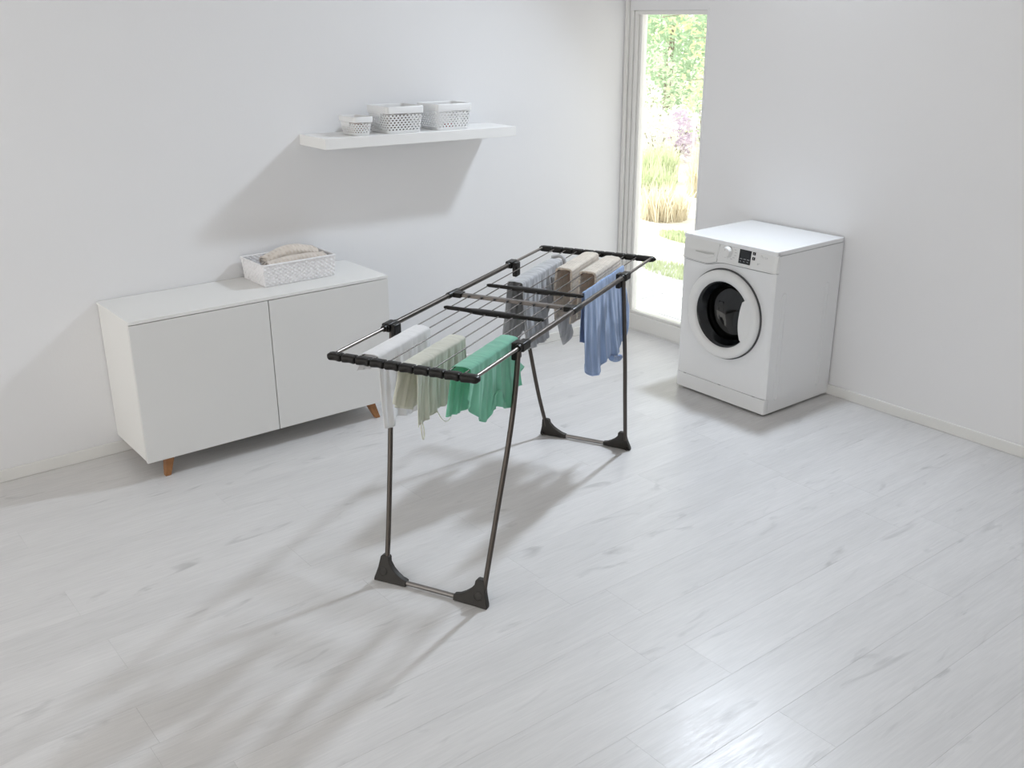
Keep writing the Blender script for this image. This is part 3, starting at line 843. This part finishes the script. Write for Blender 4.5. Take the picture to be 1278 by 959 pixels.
# sage tank top
t, inv, vs, rows = garment('tank_top', 'pale sage green camisole with thin straps in the middle of the near rack end', 'top', 'sage_cotton', -.852, -.520, (3, 4),
        front=[(0, (-.884, .712)), (.06, (-.872, .716)), (.16, (-.835, .712)), (.28, (-.79, .715)), (.40, (-.745, .722)), (.55, (-.69, .718)), (.66, (-.655, .724)), (.8, (-.60, .735)), (1, (-.52, .75))],
        back=[(0, (-.880, .775)), (.15, (-.855, .752)), (.4, (-.77, .715)), (.7, (-.66, .73)), (1, (-.52, .75))], fold=(.006, 6), seed=4.1, flare=.010)
strap(t, inv, [(-.872, -.078, .728), (-.872, -.078, .695), (-.862, -.076, .662), (-.850, -.074, .668), (-.852, -.074, .70), (-.862, -.073, .728)], .0021, 'strap', 'sage_cotton')
strap(t, inv, [(-.765, -.072, .728), (-.738, -.074, .687), (-.706, -.074, .664), (-.675, -.073, .668), (-.661, -.070, .69), (-.672, -.068, .73)], .0016, 'strap', 'sage_cotton')
hem_band(t, vs, rows, 0, 96, 'front_hem', 'sage_cotton', .0015)
hem_band(t, vs, rows, 0, 96, 'back_hem', 'sage_cotton', .0015, row=0)
# mint t-shirt
t, inv, vs, rows = garment('t_shirt', 'mint green t-shirt hanging at the near right corner of the rack', 't-shirt', 'mint_cotton', -.800, -.450, (6, 7),
        front=[(0, (-.852, .822)), (.10, (-.82, .765)), (.17, (-.775, .728)), (.24, (-.755, .712)), (.32, (-.715, .690)), (.36, (-.700, .690)), (.40, (-.688, .714)), (.50, (-.645, .716)), (.56, (-.622, .714)), (.66, (-.575, .686)), (.74, (-.54, .678)), (.82, (-.51, .71)), (1, (-.45, .73))],
        back=[(0, (-.826, .735)), (.25, (-.745, .718)), (.5, (-.62, .70)), (.70, (-.45, .675)), (.80, (-.335, .668)), (1, (-.212, .705))], fold=(.007, 5), seed=8.4, flare=.012)
i0, i1 = int(.40*96), int(.72*96)
c0 = [on_cloth(inv, vs, rows, a_, z_) for a_, z_ in ((-.688, .722), (-.678, .744), (-.650, .764), (-.616, .768), (-.590, .748), (-.576, .712))]
strap(t, inv, c0, .0030, 'collar', 'mint_cotton')
hem_band(t, vs, rows, 0, int(.36*96), 'sleeve_hem', 'mint_cotton', .0016)
# grey shirt with a hanging sleeve
t, inv, vs, rows = garment('grey_shirt', 'grey long-sleeved linen garment hanging behind the centre bar of the rack', 'shirt', 'grey_linen', .205, .640, (1, 2),
        front=[(0, (.212, .655)), (.03, (.215, .612)), (.2, (.315, .602)), (.40, (.41, .600)), (.56, (.458, .598)), (.60, (.47, .74)), (.8, (.54, .75)), (1, (.63, .74))],
        back=[(0, (.180, .60)), (.3, (.29, .60)), (.6, (.45, .64)), (1, (.63, .66))], fold=(.009, 6), seed=2.2, flare=.014, nt=14)
sl = [(.54, .078, .86), (.545, .072, .80), (.565, .068, .72), (.61, .066, .63), (.665, .064, .545)]
path = spline(sl, 6); rads = [lerp(.034, .045, i/(len(path)-1)) for i in range(len(path))]
vv = []; ff = []; n = 22
for i, p in enumerate(path):
    d = (path[min(i+1, len(path)-1)]-path[max(i-1, 0)]).normalized(); side = Vector((0, 1, 0)); ac = d.cross(side).normalized()
    for k in range(n):
        a = 2*PI*k/n; w = 1+.14*math.sin(3*a+i*.25)
        vv.append(inv @ (p + ac*math.cos(a)*rads[i]*w*1.15 + side*math.sin(a)*rads[i]*.42*w))
for i in range(len(path)-1):
    for k in range(n): ff.append((i*n+k, i*n+(k+1) % n, (i+1)*n+(k+1) % n, (i+1)*n+k))
o = MB().add(vv, ff).build('sleeve', 'grey_linen', t, smooth=80)
uvl = o.data.uv_layers.new(name='UVMap')
for l in o.data.loops: uvl.data[l.index].uv = (o.data.vertices[l.vertex_index].co.x, o.data.vertices[l.vertex_index].co.z)
o.modifiers.new('thick', 'SOLIDIFY').thickness = .002
j = len(path)-4
cuff = [path[j] + Vector((0, 0, 0))]
def ringat(i): return [vv[i*n+k] for k in range(n)]+[vv[i*n]]
o2 = MB().tube(ringat(j), .0018, 6, cap=False).build('cuff_seam', 'grey_linen', o, smooth=70)
# collar lying at the far end of the garment
strap(t, inv, [(.665, .150, RH+.006), (.675, .12, RH+.013), (.668, .098, RH+.011), (.655, .084, RH+.001), (.650, .078, RH-.05)], .0085, 'collar', 'grey_linen')
hem_band(t, vs, rows, 3, 53, 'hem', 'grey_linen', .0018)
# two beige knit towels
for q, (k0, k1, a0_, a1_, lab, zb, sd2) in enumerate(((3, 4, .462, .792, 'beige knit towel over the rack wires next to the grey garment', .670, 3.3),
                                                     (5, 6, .452, .760, 'beige knit towel over the rack wires next to the blue shirt', .690, 5.7))):
    garment('hanging_towel', lab, 'towel', 'beige_knit', a0_, a1_, (k0, k1),
            front=[(0, (a0_-.004, zb)), (1, (a1_, zb-.006))], back=[(0, (a0_-.004, zb+.01)), (1, (a1_, zb+.005))],
            fold=(.0022, 2), thick=.009, seed=sd2, flare=.006, lift=.011, nt=14, group='beige towels on the rack', bulge=.004)
# blue shirt over the last wire
t, inv, vs, rows = garment('blue_shirt', 'light blue long shirt hanging over the outermost wire at the far right of the rack', 'shirt', 'blue_cotton', .180, .660, (7, 7),
        front=[(0, (.168, .66)), (.02, (.180, .585)), (.06, (.215, .550)), (.14, (.275, .520)), (.26, (.35, .505)), (.34, (.385, .520)), (.42, (.42, .540)), (.52, (.478, .542)), (.66, (.565, .526)), (.78, (.62, .535)), (.9, (.65, .60)), (1, (.668, .66))],
        back=[(0, (.186, .69)), (.12, (.26, .665)), (.4, (.40, .60)), (.7, (.60, .52)), (.86, (.745, .525)), (.95, (.80, .525)), (1, (.79, .68))], fold=(.006, 4.3), seed=6.6, flare=.010, single=True, nt=6, lift=.002)
hem_band(t, vs, rows, 2, 80, 'front_hem', 'blue_cotton', .0018)
strap(t, inv, [(.480, -.214, .536), (.515, -.216, .520), (.550, -.217, .510), (.585, -.216, .508)], .013, 'rolled_cuff', 'blue_cotton')

# ------------------------------------------------------------------ garden behind the glass
gz = -.06
def flat(name, poly, z0, z1, material): return struct(MB().prism(poly, lambda u, v, d: (u, v, d), z0, z1).build(name, material))
flat('garden_ground', [(-40, .3), (12, .3), (12, 45), (-40, 45)], gz-.2, gz-.03, 'gravel')
# patio slabs in front of the door
pat = struct(MB().box(-2.6, 3.0, .15, 1.75, gz-.1, gz-.022).build('patio', 'soil'))
for i in range(8):
    for jj in range(4):
        x0 = -2.6+i*.7; y0 = .15+jj*.4
        MB().box(x0+.005, x0+.695, y0+.004, y0+.396, gz-.03, gz+rnd.uniform(-.003, .003)).build('paving_slab', 'patio_stone', pat)
def grass_patch(name, label, cx, cy, rx, ry, n, h, material, cat, seed, lean=.4, w=.006, kind=None):
    r = random.Random(seed); b = MB()
    for _ in range(n):
        a = r.random()*2*PI; q = math.sqrt(r.random()); x = math.cos(a)*q*rx; y = math.sin(a)*q*ry
        hh = h*r.uniform(.5, 1.15); la = r.random()*2*PI; ln = lean*hh*r.random()
        dx, dy = math.cos(la)*ln, math.sin(la)*ln; wx, wy = -math.sin(la)*w, math.cos(la)*w
        b.add([(x-wx, y-wy, 0), (x+wx, y+wy, 0), (x+dx*.4+wx*.7, y+dy*.4+wy*.7, hh*.6), (x+dx*.4-wx*.7, y+dy*.4-wy*.7, hh*.6), (x+dx, y+dy, hh)], [(0, 1, 2, 3), (3, 2, 4)])
    o = b.build(name, material); o.location = (cx, cy, gz-.03)
    tag(o, label, cat)
    if kind: o['kind'] = kind
    return o
grass_patch('lawn_grass', 'short green grass along the edge of the patio outside', -.75, 1.55, .55, .22, 1800, .07, 'grass_blade', 'grass', 11, kind='stuff')
grass_patch('lawn_grass', 'strip of short green lawn on the pale gravel outside', -1.75, 2.6, .35, .16, 1500, .06, 'grass_blade', 'grass', 12, kind='stuff')
clumps = [(-2.60, 3.15, .24, .34, 'dry_grass', 'tall dry ornamental grass clump nearest the glazed door'),
          (-3.35, 3.75, .24, .40, 'grass_blade', 'green ornamental grass clump at the left, behind the nearest dry one'),
          (-3.25, 4.55, .24, .42, 'dry_grass', 'dry ornamental grass clump at the right of the garden view'),
          (-4.25, 4.75, .26, .45, 'grass_blade', 'tall green grass clump at the left, in front of the shrubs'),
          (-4.05, 5.55, .25, .45, 'dry_grass', 'pale dry grass clump farthest from the glazed door')]
for i, (x, y, r_, h_, m_, lab) in enumerate(clumps):
    o = grass_patch('ornamental_grass', lab, x, y, r_, r_, 700, h_, m_, 'grass clump', 30+i, lean=.7, w=.007)
    o['group'] = 'grass clumps in the garden'
def foliage(cx, cy, cz, rx, ry, rz, n, size, material, seed, parent, name='foliage', core=.35):
    r = random.Random(seed); b = MB()
    for _ in range(n):
        while True:
            p = Vector((r.uniform(-1, 1), r.uniform(-1, 1), r.uniform(-1, 1)))
            if core < p.length <= 1: break
        clump = noise.noise(p*2.6+Vector((seed, 0, 0)))
        if clump < -.12: continue
        c_ = Vector((cx+p.x*rx, cy+p.y*ry, cz+p.z*rz))
        d = Vector((r.gauss(0, 1), r.gauss(0, 1), r.gauss(0, .7))).normalized(); e = d.cross(Vector((r.gauss(0, 1), r.gauss(0, 1), r.gauss(0, 1)))).normalized()
        s_ = size*r.uniform(.6, 1.3)
        b.add([c_-d*s_, c_+e*s_*.38+d*s_*.1, c_+d*s_, c_-e*s_*.38+d*s_*.1], [(0, 1, 2, 3)])
    o = b.build(name, material, parent); o['kind'] = 'stuff'; return o
shrubs = [(-5.05, 5.55, .30, .30, .42, 'pale_leaf', 'low pale leafy shrub behind the grass clumps'),
          (-5.30, 6.25, .27, .27, .40, 'flower', 'small mauve flowering shrub beside the white garden lantern'),
          (-6.05, 6.25, .36, .36, .60, 'pale_leaf', 'rounded pale shrub at the left of the garden view'),
          (-5.55, 7.05, .38, .38, .62, 'shrub_leaf', 'mid green shrub behind the white garden lantern'),
          (-6.65, 7.15, .45, .42, .85, 'shrub_leaf', 'tall mid green shrub in front of the trees')]
for i, (x, y, rx, ry, rz, m_, lab) in enumerate(shrubs):
    t = thing('garden_shrub', lab, 'shrub', (x, y, gz-.03), group='shrubs in the garden')
    foliage(0, 0, rz*.95, rx, ry, rz, 1500, .045, m_, 50+i, t)
    b = MB()
    for k in range(5):
        a = 2*PI*k/5; b.tube([(0, 0, 0), (math.cos(a)*rx*.2, math.sin(a)*ry*.2, rz*.5), (math.cos(a)*rx*.5, math.sin(a)*ry*.5, rz*1.1)], [.012, .01, .005], 5)
    b.build('stem', 'bark', t)
trees = [(-7.95, 8.75, 1.05, 1.0, 1.35, 1.4, 'tree_leaf', 'dense green tree at the back of the garden view'),
         (-10.4, 11.2, 1.35, 1.3, 1.8, 1.9, 'tree_leaf', 'large green tree standing behind the dense green one'),
         (-13.3, 14.2, 1.7, 1.6, 2.1, 2.2, 'shrub_leaf', 'light green tree farthest away in the garden')]
for i, (x, y, rx, ry, rz, zc, m_, lab) in enumerate(trees):
    t = thing('garden_tree', lab, 'tree', (x, y, gz-.03), group='trees in the garden')
    foliage(0, 0, zc, rx, ry, rz, 5200, .075, m_, 70+i, t, 'crown')
    MB().tube([(0, 0, 0), (.05, 0, zc*.6), (0, .1, zc*1.3)], [.10, .08, .03], 8).build('trunk', 'bark', t, smooth=60)
t = thing('garden_tree', 'unseen leafy tree beside the patio, added to dapple the paving outside the glazed door', 'tree', (-3.0, .45, gz-.03), group='trees in the garden')  # out-of-view tree, added to cast dappled shade on the patio
foliage(0, 0, 2.5, 1.15, 1.0, .9, 2600, .075, 'tree_leaf', 91, t, 'crown', core=.2)
MB().tube([(0, 0, 0), (.04, 0, 1.2), (0, .05, 2.4)], [.07, .06, .03], 8).build('trunk', 'bark', t, smooth=60)
# nearer tree whose leafy branches hang into the top of the view
t = thing('branching_tree', 'young yellow-green tree whose leafy branches hang across the top of the glazed door', 'tree', (-1.2, 4.4, gz-.03))
MB().tube(spline([(0, 0, 0), (.03, -.02, .9), (-.1, 0, 1.7), (-.5, -.1, 2.3)], 6), [.05]*7+[.04]*6+[.03]*6, 8).build('trunk', 'bark', t, smooth=60)
r = random.Random(5)
for k, (bx, by, bz, tx, ty, tz) in enumerate(((-.1, 0, 1.6, -1.7, -.6, 1.75), (-.05, 0, 1.35, -1.5, -.9, 1.35), (-.3, 0, 2.0, -1.9, -.9, 1.95), (-.1, 0, 1.7, -2.1, .1, 1.5), (-.05, 0, 1.2, -1.2, -.8, 1.12))):
    p = spline([(bx, by, bz), (lerp(bx, tx, .5), lerp(by, ty, .5), lerp(bz, tz, .5)+.08), (tx, ty, tz)], 8)
    br = MB().tube(p, [lerp(.014, .003, i/(len(p)-1)) for i in range(len(p))], 6).build('branch', 'bark', t, smooth=60)
    b = MB()
    for q in p[2:]:
        for _ in range(30):
            c_ = q + Vector((r.gauss(0, .13), r.gauss(0, .13), r.gauss(-.05, .12)))
            d = Vector((r.gauss(0, 1), r.gauss(0, 1), r.gauss(-.3, .6))).normalized(); e = d.cross(Vector((r.gauss(0, 1), r.gauss(0, 1), r.gauss(0, 1)))).normalized(); s_ = r.uniform(.022, .045)
            b.add([c_-d*s_, c_+e*s_*.45, c_+d*s_, c_-e*s_*.45], [(0, 1, 2, 3)])
    o = b.build('leaves', 'spring_leaf', br); o['kind'] = 'stuff'
# garden lantern
t = thing('garden_lantern', 'slim white garden lantern on a thin post outside the glazed door', 'lantern', (-4.8, 6.0, gz-.03))
MB().tube([(0, 0, 0), (0, 0, .60)], .011, 10).build('post', 'lantern_white', t, smooth=60)
MB().lathe([(.035, .0), (.040, .02), (.045, .10), (.020, .12)], lambda a, b_, d: (a, b_, .58+d), 16).build('lamp_body', 'lantern_white', t, smooth=40)
MB().lathe([(.0001, .035), (.02, .025), (.095, .0), (.09, -.004)], lambda a, b_, d: (a, b_, .70+d), 24).build('hood', 'lantern_white', t, smooth=40)
